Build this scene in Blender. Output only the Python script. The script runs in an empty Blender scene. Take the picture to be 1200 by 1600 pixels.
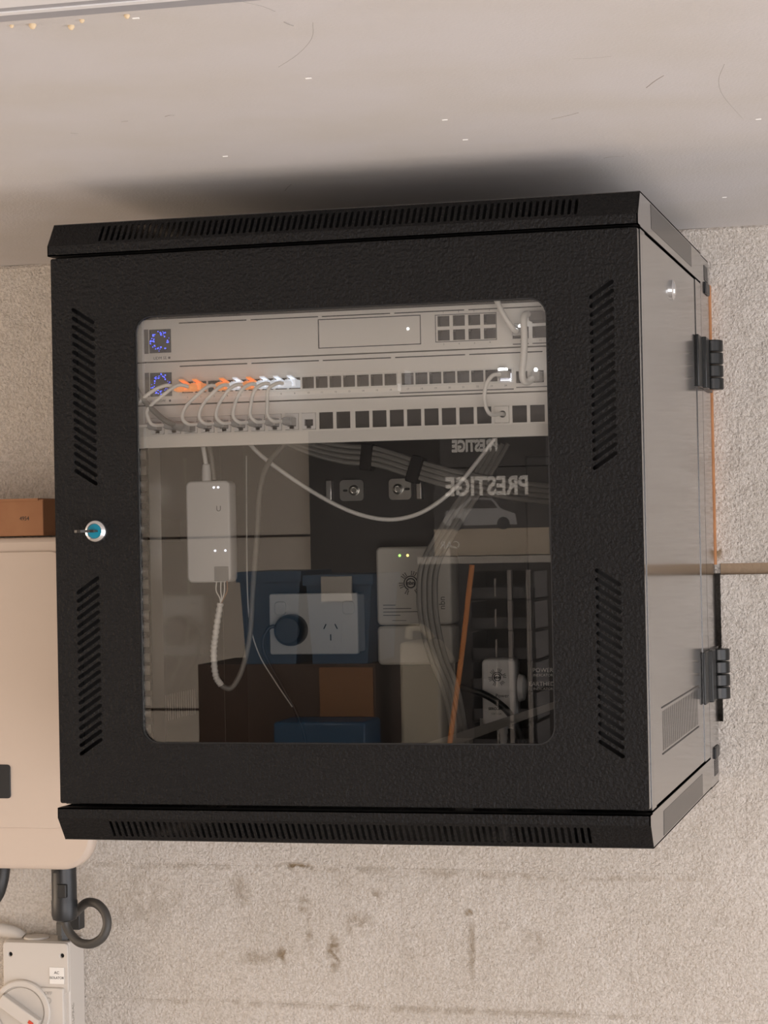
import bpy, bmesh, math, random
from mathutils import Vector, Matrix
random.seed(7)
S = bpy.context.scene
COL = S.collection
Z0 = 1.764            # height of the cabinet door's lower edge above the garage floor
# ------------------------------------------------------------------ camera
F, YAW, PITCH, ROLL = 3468.9, math.radians(14.619), math.radians(0.618), math.radians(-1.149)
cam_d = bpy.data.cameras.new('camera')
cam = bpy.data.objects.new('camera', cam_d); COL.objects.link(cam)
fw = Vector((-math.sin(YAW)*math.cos(PITCH), math.cos(YAW)*math.cos(PITCH), math.sin(PITCH)))
rt = Vector((math.cos(YAW), math.sin(YAW), 0)); up = rt.cross(fw)
r2 = rt*math.cos(ROLL)+up*math.sin(ROLL); u2 = -rt*math.sin(ROLL)+up*math.cos(ROLL)
cam.matrix_world = Matrix(((r2.x, u2.x, -fw.x, 0.89307), (r2.y, u2.y, -fw.y, -2.09823), (r2.z, u2.z, -fw.z, 0.26793+Z0), (0, 0, 0, 1)))
cam_d.sensor_fit = 'VERTICAL'; cam_d.sensor_height = 24; cam_d.lens = F/1600*24
cam_d.clip_start = 0.05; cam_d.clip_end = 100
S.camera = cam
# ------------------------------------------------------------------ world, lights, exposure
S.view_settings.view_transform = 'Standard'; S.view_settings.look = 'None'
S.view_settings.gamma = 1; S.view_settings.use_curve_mapping = False
S.view_settings.exposure = 0.0
S.cycles.use_denoising = True
S.cycles.max_bounces = 10; S.cycles.diffuse_bounces = 6; S.cycles.glossy_bounces = 5; S.cycles.transparent_max_bounces = 16
S.cycles.sample_clamp_indirect = 6
W_ = bpy.data.worlds.new('world'); S.world = W_; W_.use_nodes = True
W_.node_tree.nodes['Background'].inputs[0].default_value = (0.75, 0.82, 0.95, 1)
W_.node_tree.nodes['Background'].inputs[1].default_value = 0.6
def area(name, loc, rot, sx, sy, power, color):
    l = bpy.data.lights.new(name, 'AREA'); l.shape = 'RECTANGLE'; l.size = sx; l.size_y = sy
    l.energy = power; l.color = color
    o = bpy.data.objects.new(name, l); COL.objects.link(o); o.location = loc; o.rotation_euler = rot
    return o
# daylight through the open roller door in the right-hand wall; added front fill and warm light from the left
area('garage_door_daylight', (3.36, -2.05, 1.16), (0, math.radians(90), 0), 2.15, 4.6, 98, (1.0, 0.965, 0.985))
area('front_fill_light', (2.15, -5.22, 1.17), (math.radians(90), 0, 0), 2.3, 2.26, 90, (1.0, 0.965, 0.985))  # added area light to brighten the rack; the front wall has no opening
area('warm_left_light', (-2.52, -.45, 1.83), (0, math.radians(-90), 0), 1.02, 1.8, 32, (1.0, 0.78, 0.58))  # added warm light from the left, source unseen; that wall is solid
area('driveway_bounce', (2.9, -2.05, 0.06), (0, math.radians(150), 0), 1.0, 4.4, 26, (1.0, 0.94, 0.93))

# ------------------------------------------------------------------ materials
MATS = {}
def mat(name, col, rough=.5, metal=0., bump=None, coat=0., ior=1.5, emit=None, alpha=None, var=None, spec=.5):
    m = bpy.data.materials.new(name); m.use_nodes = True; nt = m.node_tree
    b = nt.nodes['Principled BSDF']
    b.inputs['Base Color'].default_value = (*col, 1); b.inputs['Roughness'].default_value = rough
    b.inputs['Metallic'].default_value = metal; b.inputs['IOR'].default_value = ior
    b.inputs['Coat Weight'].default_value = coat; b.inputs['Coat Roughness'].default_value = max(.03, rough*.5)
    b.inputs['Specular IOR Level'].default_value = spec
    if emit: b.inputs['Emission Color'].default_value = (*emit[0], 1); b.inputs['Emission Strength'].default_value = emit[1]
    geo = None
    if bump or var: geo = nt.nodes.new('ShaderNodeNewGeometry')
    if bump:
        n = nt.nodes.new('ShaderNodeTexNoise'); n.inputs['Scale'].default_value = bump[0]
        n.inputs['Detail'].default_value = bump[3] if len(bump) > 3 else 2
        nt.links.new(geo.outputs['Position'], n.inputs['Vector'])
        bp = nt.nodes.new('ShaderNodeBump'); bp.inputs['Strength'].default_value = bump[1]; bp.inputs['Distance'].default_value = bump[2]
        nt.links.new(n.outputs['Fac'], bp.inputs['Height']); nt.links.new(bp.outputs['Normal'], b.inputs['Normal'])
    if var:
        n = nt.nodes.new('ShaderNodeTexNoise'); n.inputs['Scale'].default_value = var[1]; n.inputs['Detail'].default_value = 5
        nt.links.new(geo.outputs['Position'], n.inputs['Vector'])
        r = nt.nodes.new('ShaderNodeValToRGB'); r.color_ramp.elements[0].position = var[2]; r.color_ramp.elements[1].position = var[3]
        r.color_ramp.elements[0].color = (*var[0], 1); r.color_ramp.elements[1].color = (*col, 1)
        nt.links.new(n.outputs['Fac'], r.inputs['Fac']); nt.links.new(r.outputs['Color'], b.inputs['Base Color'])
    MATS[name] = m; return m
M = MATS
mat('black_coat', (.007, .0066, .0066), .48, bump=(300, .8, .0030, 3), spec=.17)
mat('black_smooth', (.016, .015, .015), .20, coat=.8, ior=1.6)
mat('black_plain', (.012, .012, .012), .45)
mat('black_inner', (.03, .028, .026), .5)
mat('void', (.004, .004, .004), .8)
mat('hinge_black', (.007, .008, .008), .3, spec=.4)
mat('zinc', (.62, .61, .58), .28, 1.)
mat('chrome', (.80, .82, .84), .12, 1.)
mat('silver_panel', (.80, .765, .715), .42, spec=.4)
mat('silver_highlight', (.95, .94, .92), .35)  # paler than the panel: chassis edge highlight put into the colour
mat('panel_print', (.12, .115, .11), .6)
mat('port_frame', (.70, .68, .64), .4)
mat('port_inner', (.022, .020, .019), .5)
mat('screen', (.05, .052, .058), .2)
mat('led_blue', (.05, .08, .9), .4, emit=((.06, .10, 1.), 3.0))
mat('led_white', (1, 1, 1), .4, emit=((.9, .95, 1.), 6.0))
mat('led_violet', (1, 1, 1), .4, emit=((.8, .82, 1.), 3.0))
mat('led_yellow', (1, .8, .3), .4, emit=((1., .72, .2), 2.6))
mat('led_green', (.4, .9, .2), .4, emit=((.35, .9, .15), 2.5))
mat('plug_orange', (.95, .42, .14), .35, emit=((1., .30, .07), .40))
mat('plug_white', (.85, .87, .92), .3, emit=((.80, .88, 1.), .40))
mat('plug_clear', (.42, .41, .40), .25)
mat('plug_grey', (.33, .32, .31), .35)
mat('cable_white', (.86, .83, .78), .42)
mat('cable_grey', (.20, .19, .172), .5)
mat('plastic_white', (.74, .72, .70), .38, spec=.4)
mat('nbn_white', (.58, .55, .49), .45)
mat('gpo_white', (.60, .60, .58), .35)
mat('plastic_black', (.014, .015, .016), .4)
mat('velcro', (.010, .010, .011), .9)
mat('teal', (.0, .20, .30), .35)
mat('key_metal', (.03, .026, .022), .45)
mat('inverter_shell', (.57, .475, .395), .42, spec=.35)
mat('isolator_grey', (.56, .52, .47), .45, spec=.35)
mat('isolator_dial', (.50, .465, .42), .45)
mat('isolator_red', (.55, .06, .03), .5)
mat('label_paper', (.75, .73, .69), .6)
mat('ink', (.02, .02, .02), .7)
mat('ink_soft', (.10, .095, .09), .7)
mat('emboss', (.40, .37, .33), .5)
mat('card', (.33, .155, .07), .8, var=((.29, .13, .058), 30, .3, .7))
mat('card_lit', (.19, .085, .03), .8)  # orange light on the carton put into its colour
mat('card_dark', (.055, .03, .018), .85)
mat('rubber', (.018, .018, .017), .45)
mat('sheath', (.05, .046, .040), .5)
mat('timber', (.45, .20, .08), .7, var=((.36, .15, .05), 40, .35, .65))  # orange of the board that stands in for warm light
mat('timber_dark', (.06, .05, .035), .8)
mat('track_grey', (.36, .355, .37), .45)
mat('scuff_grey', (.30, .275, .25), .8)
mat('track_white', (.80, .79, .78), .4)
mat('sealant', (.66, .52, .34), .5)
mat('floor_concrete', (.40, .37, .34), .7, bump=(40, .2, .004))
mat('garage_paint', (.84, .77, .68), .7)
mat('mortar_shaded', (.30, .215, .14), .9, bump=(160, .6, .002))  # bare mortar colour with the joint's shadow put into it
mat('print_white', (.93, .92, .89), .6)
mat('tub_blue', (.004, .045, .105), .4)
mat('carton_print', (.045, .04, .04), .5)
mat('carton_pale', (.44, .37, .29), .6)
mat('can_plastic', (.40, .355, .28), .45)
mat('steel_dull', (.22, .20, .185), .5)
mat('steel_shelf', (.36, .335, .305), .4)
mat('crate_black', (.02, .02, .025), .45)
mat('car_paint', (.30, .30, .31), .4)
mat('stick_orange', (.55, .20, .05), .6)

def mesh_dots(name, base, dark, scale):
    m = mat(name, base, .35, coat=.6); nt = m.node_tree; b = nt.nodes['Principled BSDF']
    g = nt.nodes.new('ShaderNodeNewGeometry'); v = nt.nodes.new('ShaderNodeTexVoronoi'); v.inputs['Scale'].default_value = scale
    v.inputs['Randomness'].default_value = 0.
    nt.links.new(g.outputs['Position'], v.inputs['Vector'])
    r = nt.nodes.new('ShaderNodeValToRGB'); r.color_ramp.elements[0].position = .36; r.color_ramp.elements[1].position = .44
    r.color_ramp.elements[0].color = (.75, .75, .75, 1); r.color_ramp.elements[1].color = (.22, .22, .22, 1)
    nt.links.new(v.outputs['Distance'], r.inputs['Fac']); nt.links.new(r.outputs['Color'], b.inputs['Roughness'])
    b.inputs['Coat Weight'].default_value = 0; b.inputs['Specular IOR Level'].default_value = .3
    return m
mesh_dots('perforated', (.012, .012, .012), (.002, .002, .002), 400)

# tinted tempered glass: clear see-through plus mirror reflection by Fresnel
gm = bpy.data.materials.new('door_glass'); gm.use_nodes = True; nt = gm.node_tree; nt.nodes.clear()
out = nt.nodes.new('ShaderNodeOutputMaterial'); mx = nt.nodes.new('ShaderNodeMixShader'); tr = nt.nodes.new('ShaderNodeBsdfTransparent')
gl = nt.nodes.new('ShaderNodeBsdfGlossy'); fr = nt.nodes.new('ShaderNodeFresnel')
tr.inputs['Color'].default_value = (.985, .98, .965, 1); gl.inputs['Roughness'].default_value = 0.0; fr.inputs['IOR'].default_value = 1.9
nt.links.new(fr.outputs[0], mx.inputs[0]); nt.links.new(tr.outputs[0], mx.inputs[1]); nt.links.new(gl.outputs[0], mx.inputs[2]); nt.links.new(mx.outputs[0], out.inputs[0])
MATS['door_glass'] = gm

def wall_material():
    m = mat('stipple_paint', (.70, .635, .56), .75); nt = m.node_tree; b = nt.nodes['Principled BSDF']
    L = nt.links; N = nt.nodes.new
    g = N('ShaderNodeNewGeometry')
    n1 = N('ShaderNodeTexNoise'); n1.inputs['Scale'].default_value = 300; n1.inputs['Detail'].default_value = 4; n1.inputs['Roughness'].default_value = .6
    n2 = N('ShaderNodeTexNoise'); n2.inputs['Scale'].default_value = 26; n2.inputs['Detail'].default_value = 3
    for n in (n1, n2): L.new(g.outputs['Position'], n.inputs['Vector'])
    a = N('ShaderNodeMath'); a.operation = 'MULTIPLY_ADD'; a.inputs[1].default_value = 1.6
    L.new(n2.outputs['Fac'], a.inputs[0]); L.new(n1.outputs['Fac'], a.inputs[2])
    bp = N('ShaderNodeBump'); bp.inputs['Strength'].default_value = 1.0; bp.inputs['Distance'].default_value = .0062
    L.new(a.outputs[0], bp.inputs['Height']); L.new(bp.outputs['Normal'], b.inputs['Normal'])
    # colour: slow warm/cool drift, fine speckle standing in for shade in the stipple, brown stains on the course below the cabinet
    n3 = N('ShaderNodeTexNoise'); n3.inputs['Scale'].default_value = 5; n3.inputs['Detail'].default_value = 4
    L.new(g.outputs['Position'], n3.inputs['Vector'])
    r3 = N('ShaderNodeValToRGB'); r3.color_ramp.elements[0].position = .3; r3.color_ramp.elements[1].position = .7
    r3.color_ramp.elements[0].color = (.655, .60, .535, 1); r3.color_ramp.elements[1].color = (.735, .685, .63, 1)
    L.new(n3.outputs['Fac'], r3.inputs['Fac'])
    n4 = N('ShaderNodeTexNoise'); n4.inputs['Scale'].default_value = 60; n4.inputs['Detail'].default_value = 6; n4.inputs['Distortion'].default_value = .6
    L.new(g.outputs['Position'], n4.inputs['Vector'])
    sx = N('ShaderNodeSeparateXYZ'); L.new(g.outputs['Position'], sx.inputs[0])
    tot = None
    for (cx, cz, rx, rz, w) in STAINS:
        dx = N('ShaderNodeMath'); dx.operation = 'SUBTRACT'; dx.inputs[1].default_value = cx; L.new(sx.outputs['X'], dx.inputs[0])
        dz = N('ShaderNodeMath'); dz.operation = 'SUBTRACT'; dz.inputs[1].default_value = cz+Z0; L.new(sx.outputs['Z'], dz.inputs[0])
        qx = N('ShaderNodeMath'); qx.operation = 'DIVIDE'; qx.inputs[1].default_value = rx; L.new(dx.outputs[0], qx.inputs[0])
        qz = N('ShaderNodeMath'); qz.operation = 'DIVIDE'; qz.inputs[1].default_value = rz; L.new(dz.outputs[0], qz.inputs[0])
        px = N('ShaderNodeMath'); px.operation = 'MULTIPLY'; L.new(qx.outputs[0], px.inputs[0]); L.new(qx.outputs[0], px.inputs[1])
        ps = N('ShaderNodeMath'); ps.operation = 'MULTIPLY_ADD'; L.new(qz.outputs[0], ps.inputs[0]); L.new(qz.outputs[0], ps.inputs[1]); L.new(px.outputs[0], ps.inputs[2])
        iv = N('ShaderNodeMath'); iv.operation = 'SUBTRACT'; iv.use_clamp = True; iv.inputs[0].default_value = 1; L.new(ps.outputs[0], iv.inputs[1])
        mw = N('ShaderNodeMath'); mw.operation = 'MULTIPLY'; mw.inputs[1].default_value = w*1.15; L.new(iv.outputs[0], mw.inputs[0])
        if tot is None: tot = mw
        else:
            mm = N('ShaderNodeMath'); mm.operation = 'ADD'; L.new(tot.outputs[0], mm.inputs[0]); L.new(mw.outputs[0], mm.inputs[1]); tot = mm
    th = N('ShaderNodeValToRGB'); th.color_ramp.elements[0].position = .40; th.color_ramp.elements[1].position = .56
    L.new(n4.outputs['Fac'], th.inputs['Fac'])
    sf = N('ShaderNodeMath'); sf.operation = 'MULTIPLY'; sf.use_clamp = True; L.new(th.outputs['Color'], sf.inputs[0]); L.new(tot.outputs[0], sf.inputs[1])
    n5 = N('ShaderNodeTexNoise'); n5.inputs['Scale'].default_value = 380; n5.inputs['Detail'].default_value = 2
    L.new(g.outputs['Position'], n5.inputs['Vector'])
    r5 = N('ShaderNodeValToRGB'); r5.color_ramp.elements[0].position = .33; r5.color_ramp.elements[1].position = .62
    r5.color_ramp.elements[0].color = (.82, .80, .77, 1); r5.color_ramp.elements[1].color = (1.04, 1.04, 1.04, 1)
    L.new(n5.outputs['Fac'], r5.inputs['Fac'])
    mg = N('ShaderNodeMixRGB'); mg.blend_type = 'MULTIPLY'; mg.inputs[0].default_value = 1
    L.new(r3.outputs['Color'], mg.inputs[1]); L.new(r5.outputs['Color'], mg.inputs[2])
    mixc = N('ShaderNodeMixRGB'); mixc.inputs[2].default_value = (.27, .20, .12, 1)
    L.new(sf.outputs[0], mixc.inputs[0]); L.new(mg.outputs[0], mixc.inputs[1]); L.new(mixc.outputs[0], b.inputs['Base Color'])
STAINS = [(.068, -.208, .010, .022, .8), (.073, -.245, .006, .02, .5), (.16, -.19, .012, .018, .6), (.14, -.225, .025, .02, .45), (.105, -.262, .012, .028, .9),
          (.04, -.265, .014, .014, .7), (.0, -.27, .06, .012, .4), (.282, -.208, .007, .008, 1.), (.285, -.25, .006, .05, .55), (.055, -.152, .03, .006, .7), (.02, -.155, .35, .006, .35),
          (-.02, -.187, .02, .03, .35), (.38, -.16, .25, .005, .4), (.2, -.33, .5, .006, .35), (.21, -.25, .03, .03, .2), (-.15, -.20, .06, .05, .25), (.36, -.24, .03, .02, .3), (.603, .243, .006, .014, 1.)]
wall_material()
def ceiling_material():
    m = mat('ceiling_paint', (.66, .62, .585), .8); nt = m.node_tree; b = nt.nodes['Principled BSDF']; L = nt.links; N = nt.nodes.new
    g = N('ShaderNodeNewGeometry')
    n1 = N('ShaderNodeTexNoise'); n1.inputs['Scale'].default_value = 320; n1.inputs['Detail'].default_value = 3
    n2 = N('ShaderNodeTexNoise'); n2.inputs['Scale'].default_value = 7; n2.inputs['Detail'].default_value = 3
    for n in (n1, n2): L.new(g.outputs['Position'], n.inputs['Vector'])
    bp = N('ShaderNodeBump'); bp.inputs['Strength'].default_value = .22; bp.inputs['Distance'].default_value = .0015
    L.new(n1.outputs['Fac'], bp.inputs['Height']); L.new(bp.outputs['Normal'], b.inputs['Normal'])
    r = N('ShaderNodeValToRGB'); r.color_ramp.elements[0].position = .35; r.color_ramp.elements[1].position = .65
    r.color_ramp.elements[0].color = (.575, .545, .515, 1); r.color_ramp.elements[1].color = (.60, .575, .565, 1)
    L.new(n2.outputs['Fac'], r.inputs['Fac']); L.new(r.outputs['Color'], b.inputs['Base Color'])
ceiling_material()

# ------------------------------------------------------------------ helpers
def base_of(parent):
    v = Vector((0, 0, 0)); p = parent
    while p is not None: v += p.location; p = p.parent
    return v
def link(name, me, m, parent=None, smooth=False, label=None):
    if m is not None:
        me.materials.clear(); me.materials.append(MATS[m])
    o = bpy.data.objects.new(name, me); COL.objects.link(o)
    if parent is not None:
        off = base_of(parent); o.parent = parent
    else:
        c = [v.co for v in me.vertices]
        off = Vector(((min(p.x for p in c)+max(p.x for p in c))/2, (min(p.y for p in c)+max(p.y for p in c))/2, min(p.z for p in c)))
        o.location = off
    me.transform(Matrix.Translation(-off))
    if smooth:
        me.polygons.foreach_set('use_smooth', [True]*len(me.polygons))
        try: me.set_sharp_from_angle(angle=math.radians(38))
        except Exception: pass
    if label: o['label'] = label
    return o
def thing(name, label, cat, loc, group=None):
    o = bpy.data.objects.new(name, None); COL.objects.link(o); o.location = loc; o.empty_display_size = .02
    return tag(o, label, cat, group)
def tag(o, label=None, cat=None, group=None, kind=None):
    if label: o['label'] = label
    if cat: o['category'] = cat
    if group: o['group'] = group
    if kind: o['kind'] = kind
    return o
class MB:
    def __init__(s): s.v = []; s.f = []
    def add(s, vs, fs):
        n = len(s.v); s.v += [tuple(p) for p in vs]; s.f += [tuple(i+n for i in f) for f in fs]; return s
    def box(s, x0, x1, y0, y1, z0, z1):
        return s.add([(x0,y0,z0),(x1,y0,z0),(x1,y1,z0),(x0,y1,z0),(x0,y0,z1),(x1,y0,z1),(x1,y1,z1),(x0,y1,z1)],
                     [(0,3,2,1),(4,5,6,7),(0,1,5,4),(1,2,6,5),(2,3,7,6),(3,0,4,7)])
    def obox(s, O, U, V, N, u0, u1, v0, v1, n0, n1):
        P = [Vector(O)+Vector(U)*a+Vector(V)*b+Vector(N)*c for c in (n0, n1) for b in (v0, v1) for a in (u0, u1)]
        return s.add(P, [(0,2,3,1),(4,5,7,6),(0,1,5,4),(1,3,7,5),(3,2,6,7),(2,0,4,6)])
    def prism(s, poly, axis, a, b):
        n = len(poly)
        def P(q, t): return {'x': (t, q[0], q[1]), 'y': (q[0], t, q[1]), 'z': (q[0], q[1], t)}[axis]
        return s.add([P(q, a) for q in poly]+[P(q, b) for q in poly], [tuple(range(n))[::-1], tuple(range(n, 2*n))]+[(i, (i+1) % n, n+(i+1) % n, n+i) for i in range(n)])
    def lathe(s, c, ax, prof, n=24):
        ax = Vector(ax).normalized(); t = Vector((0, 0, 1)) if abs(ax.z) < .9 else Vector((1, 0, 0))
        u = ax.cross(t).normalized(); w = ax.cross(u)
        vs = []; fs = []
        for (r, h) in prof:
            for k in range(n):
                a = 2*math.pi*k/n; vs.append(Vector(c)+ax*h+u*(r*math.cos(a))+w*(r*math.sin(a)))
        for i in range(len(prof)-1):
            for k in range(n): fs.append((i*n+k, i*n+(k+1) % n, (i+1)*n+(k+1) % n, (i+1)*n+k))
        fs.append(tuple(range(n))[::-1]); m_ = (len(prof)-1)*n; fs.append(tuple(range(m_, m_+n)))
        return s.add(vs, fs)
    def build(s, name, m, parent=None, smooth=False, label=None, bevel=0, seg=2):
        me = bpy.data.meshes.new(name); me.from_pydata(s.v, [], s.f)
        bm = bmesh.new(); bm.from_mesh(me); bmesh.ops.recalc_face_normals(bm, faces=bm.faces)
        if bevel:
            rb = bmesh.ops.bevel(bm, geom=[e for e in bm.edges if len(e.link_faces) == 2 and e.calc_face_angle(0) > .5], offset=bevel, segments=seg, affect='EDGES', profile=.5)
            if not smooth:
                for f_ in bm.faces: f_.smooth = False
                for f_ in rb['faces']: f_.smooth = True
        bm.to_mesh(me); bm.free()
        return link(name, me, m, parent, smooth, label)
def smooth_path(pts, k=6):
    P = [Vector(p) for p in pts]; P = [P[0]*2-P[1]]+P+[P[-1]*2-P[-2]]; o = []
    for i in range(1, len(P)-2):
        a, b, c, d = P[i-1:i+3]
        for j in range(k):
            t = j/k; o.append(.5*((2*b)+(c-a)*t+(2*a-5*b+4*c-d)*t*t+(3*b-a-3*c+d)*t**3))
    o.append(P[-2]); return o
def tube_mb(pts, r, n=10, k=6, mb=None, smooth=True):
    mb = mb or MB(); P = smooth_path(pts, k) if smooth else [Vector(p) for p in pts]
    T = [(P[min(i+1, len(P)-1)]-P[max(i-1, 0)]).normalized() for i in range(len(P))]
    ref = Vector((0, 0, 1)) if abs(T[0].z) < .9 else Vector((1, 0, 0)); u = T[0].cross(ref).normalized(); vs = []; fs = []
    rr = r if callable(r) else (lambda t: r)
    for i, p in enumerate(P):
        u = (u-T[i]*u.dot(T[i])).normalized(); w = T[i].cross(u); q = rr(i/(len(P)-1))
        for j in range(n): a = 2*math.pi*j/n; vs.append(p+u*(q*math.cos(a))+w*(q*math.sin(a)))
    for i in range(len(P)-1):
        for j in range(n): fs.append((i*n+j, i*n+(j+1) % n, (i+1)*n+(j+1) % n, (i+1)*n+j))
    fs.append(tuple(range(n))[::-1]); m_ = (len(P)-1)*n; fs.append(tuple(range(m_, m_+n)))
    return mb.add(vs, fs)
def tube(name, pts, r, m, parent=None, n=10, k=6, label=None):
    return tube_mb(pts, r, n, k).build(name, m, parent, True, label)
X, Y, Z = Vector((1, 0, 0)), Vector((0, 1, 0)), Vector((0, 0, 1))
def rrect(u0, u1, v0, v1, r=0, n=5):
    if r <= 0: return [(u0, v0), (u1, v0), (u1, v1), (u0, v1)]
    o = []
    for (cx, cy, a0) in ((u1-r, v0+r, -90), (u1-r, v1-r, 0), (u0+r, v1-r, 90), (u0+r, v0+r, 180)):
        for k in range(n+1): a = math.radians(a0+90*k/n); o.append((cx+r*math.cos(a), cy+r*math.sin(a)))
    return o
def circ(cx, cy, r, n=16): return [(cx+r*math.cos(2*math.pi*k/n), cy+r*math.sin(2*math.pi*k/n)) for k in range(n)]
def slot(x0, y0, x1, y1, w, n=3):
    a = math.atan2(y1-y0, x1-x0); o = []
    for (cx, cy, b) in ((x1, y1, a-math.pi/2), (x0, y0, a+math.pi/2)):
        for k in range(n+1): t = b+math.pi*k/n; o.append((cx+w/2*math.cos(t), cy+w/2*math.sin(t)))
    return o
def plate_me(outline, holes, O, U, V, th, bd=0):
    """flat plate with real holes: outline and holes in (u,v); front face at O, thickness th going back (-U x V)"""
    cu = bpy.data.curves.new('plate', 'CURVE'); cu.dimensions = '2D'; cu.fill_mode = 'BOTH'
    for poly in [outline]+list(holes):
        sp = cu.splines.new('POLY'); sp.points.add(len(poly)-1)
        for i, p in enumerate(poly): sp.points[i].co = (p[0], p[1], 0, 1)
        sp.use_cyclic_u = True
    cu.extrude = max(th/2-bd, 1e-5)
    if bd: cu.bevel_depth = bd; cu.bevel_resolution = 1; cu.offset = -bd
    ob = bpy.data.objects.new('plate', cu); me = bpy.data.meshes.new_from_object(ob)
    bpy.data.objects.remove(ob); bpy.data.curves.remove(cu)
    O = Vector(O); U = Vector(U).normalized(); V = Vector(V).normalized(); Nn = U.cross(V)
    for v in me.vertices:
        u, w, h = v.co; v.co = O+U*u+V*w+Nn*(h-th/2)
    return me
def plate(name, outline, holes, O, U, V, th, m, parent=None, bd=0, label=None, smooth=None):
    me = plate_me(outline, holes, O, U, V, th, bd); me.name = name
    Nn = Vector(U).cross(Vector(V)).normalized()
    if bd:
        for p in me.polygons: p.use_smooth = abs(p.normal.dot(Nn)) < .98
    return link(name, me, m, parent, bool(smooth), label)
def fplate(name, outline, holes, y, th, m, parent=None, bd=0, label=None):   # plate facing the camera side (-y), front at y
    return plate(name, outline, holes, (0, y, 0), X, Z, th, m, parent, bd, label)
def join_me(meshes, name):
    bm = bmesh.new()
    for me in meshes: bm.from_mesh(me)
    me = bpy.data.meshes.new(name); bm.to_mesh(me); bm.free(); return me
def text(name, s, size, O, U, V, m, parent, align='CENTER', sx=1., ext=.0001, bold=0.):
    cu = bpy.data.curves.new('t', 'FONT'); cu.body = s; cu.size = size; cu.align_x = align; cu.align_y = 'CENTER'; cu.extrude = ext; cu.resolution_u = 3; cu.offset = bold
    ob = bpy.data.objects.new('t', cu); me = bpy.data.meshes.new_from_object(ob); bpy.data.objects.remove(ob); bpy.data.curves.remove(cu)
    O = Vector(O); U = Vector(U).normalized(); V = Vector(V).normalized(); Nn = U.cross(V)
    for v in me.vertices: a, b, c = v.co; v.co = O+U*a*sx+V*b+Nn*(c+ext)
    me.name = name
    return link(name, me, m, parent)
def copy_part(src, parent, delta, name=None):
    o = src.copy(); COL.objects.link(o); o.parent = parent; o.location = Vector(src.location)+Vector(delta)
    return o

# ------------------------------------------------------------------ the garage shell
W, H, CT, CB, D1, D2 = .600, .5577, .0351, .0373, .519, .612
YW, ZC, ZF = .625, .636, -Z0
XL, XR, YF = -2.6, 3.42, -5.3
def struct(name, mb, m, **k): return tag(mb.build(name, m, None, **k), kind='structure')
struct('floor', MB().box(XL, XR, YF, YW+.1, ZF-.08, ZF), 'floor_concrete')
struct('ceiling', MB().box(XL, XR, YF, YW+.1, ZC, ZC+.05), 'ceiling_paint')
# back wall: mortar core with a chiselled-out pocket behind the cabinet, blocks are laid on it one by one
HX0, HX1, HZ0, HZ1 = .47, .6045, 0.0336, .214
wc = MB()
yb = YW+.0004
wc.box(XL, HX0, yb, YW+.1, ZF, .2125).box(XL, HX0, YW+.011, YW+.1, .2125, .2262).box(XL, HX0, yb, YW+.1, .2262, ZC)
wc.box(HX1, XR, yb, YW+.1, ZF, .2125).box(HX1, XR, YW+.011, YW+.1, .2125, .2262).box(HX1, XR, yb, YW+.1, .2262, ZC); wc.box(HX0, HX1, yb, YW+.1, HZ1+.012, ZC).box(HX0, HX1, YW+.011, YW+.1, HZ1, HZ1+.012); wc.box(HX0, HX1, yb, YW+.1, ZF, HZ0)
wc.box(HX0, HX1, YW+.085, YW+.1, HZ0, HZ1)
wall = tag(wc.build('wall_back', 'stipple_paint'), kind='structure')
MB().box(HX1, 2.0, YW+.0088, YW+.0112, .2125, .2262).build('raked_joint', 'mortar_shaded', wall)
rows = [ZF, -1.61, -1.43, -1.245, -1.06, -.875, -.69, -.51, -.328, -.152, .033, .220, .405, .592, ZC-.004]
first = None
bl = .29
for i in range(5, len(rows)-1):
    z0, z1 = rows[i]+.0006, rows[i+1]-.0006
    if i == 10: z1 = .2125                      # the deep raked bed joint
    if i == 11: z0 = .2265
    xs = -1.5+(0.1 if i % 2 else -.045)
    x = xs
    while x < 2.2:
        x0, x1 = x+.00005, x+bl-.00005; x += bl
        segs = [(x0, x1)]
        if i == 10 and x1 > HX0 and x0 < HX1+.004:          # cut round the pocket
            segs = []
            if x0 < HX0-.01: segs.append((x0, HX0))
            if x1 > HX1+.01: segs.append((HX1, x1))
        for (a, b_) in segs:
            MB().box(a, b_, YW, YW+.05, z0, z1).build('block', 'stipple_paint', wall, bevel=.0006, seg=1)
# side and front walls
struct('wall_left', MB().box(XL-.1, XL, YF, YW+.1, ZF, ZC), 'garage_paint')
wr = MB().box(XR, XR+.1, .30, YW+.1, ZF, ZC).box(XR, XR+.1, YF, -4.40, ZF, ZC).box(XR, XR+.1, -4.40, .30, .50, ZC)
struct('wall_right', wr, 'garage_paint')
wf = MB().box(XL, XR, YF-.1, YF, ZF, ZC)
wfo = struct('wall_front', wf, 'garage_paint')
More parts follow.
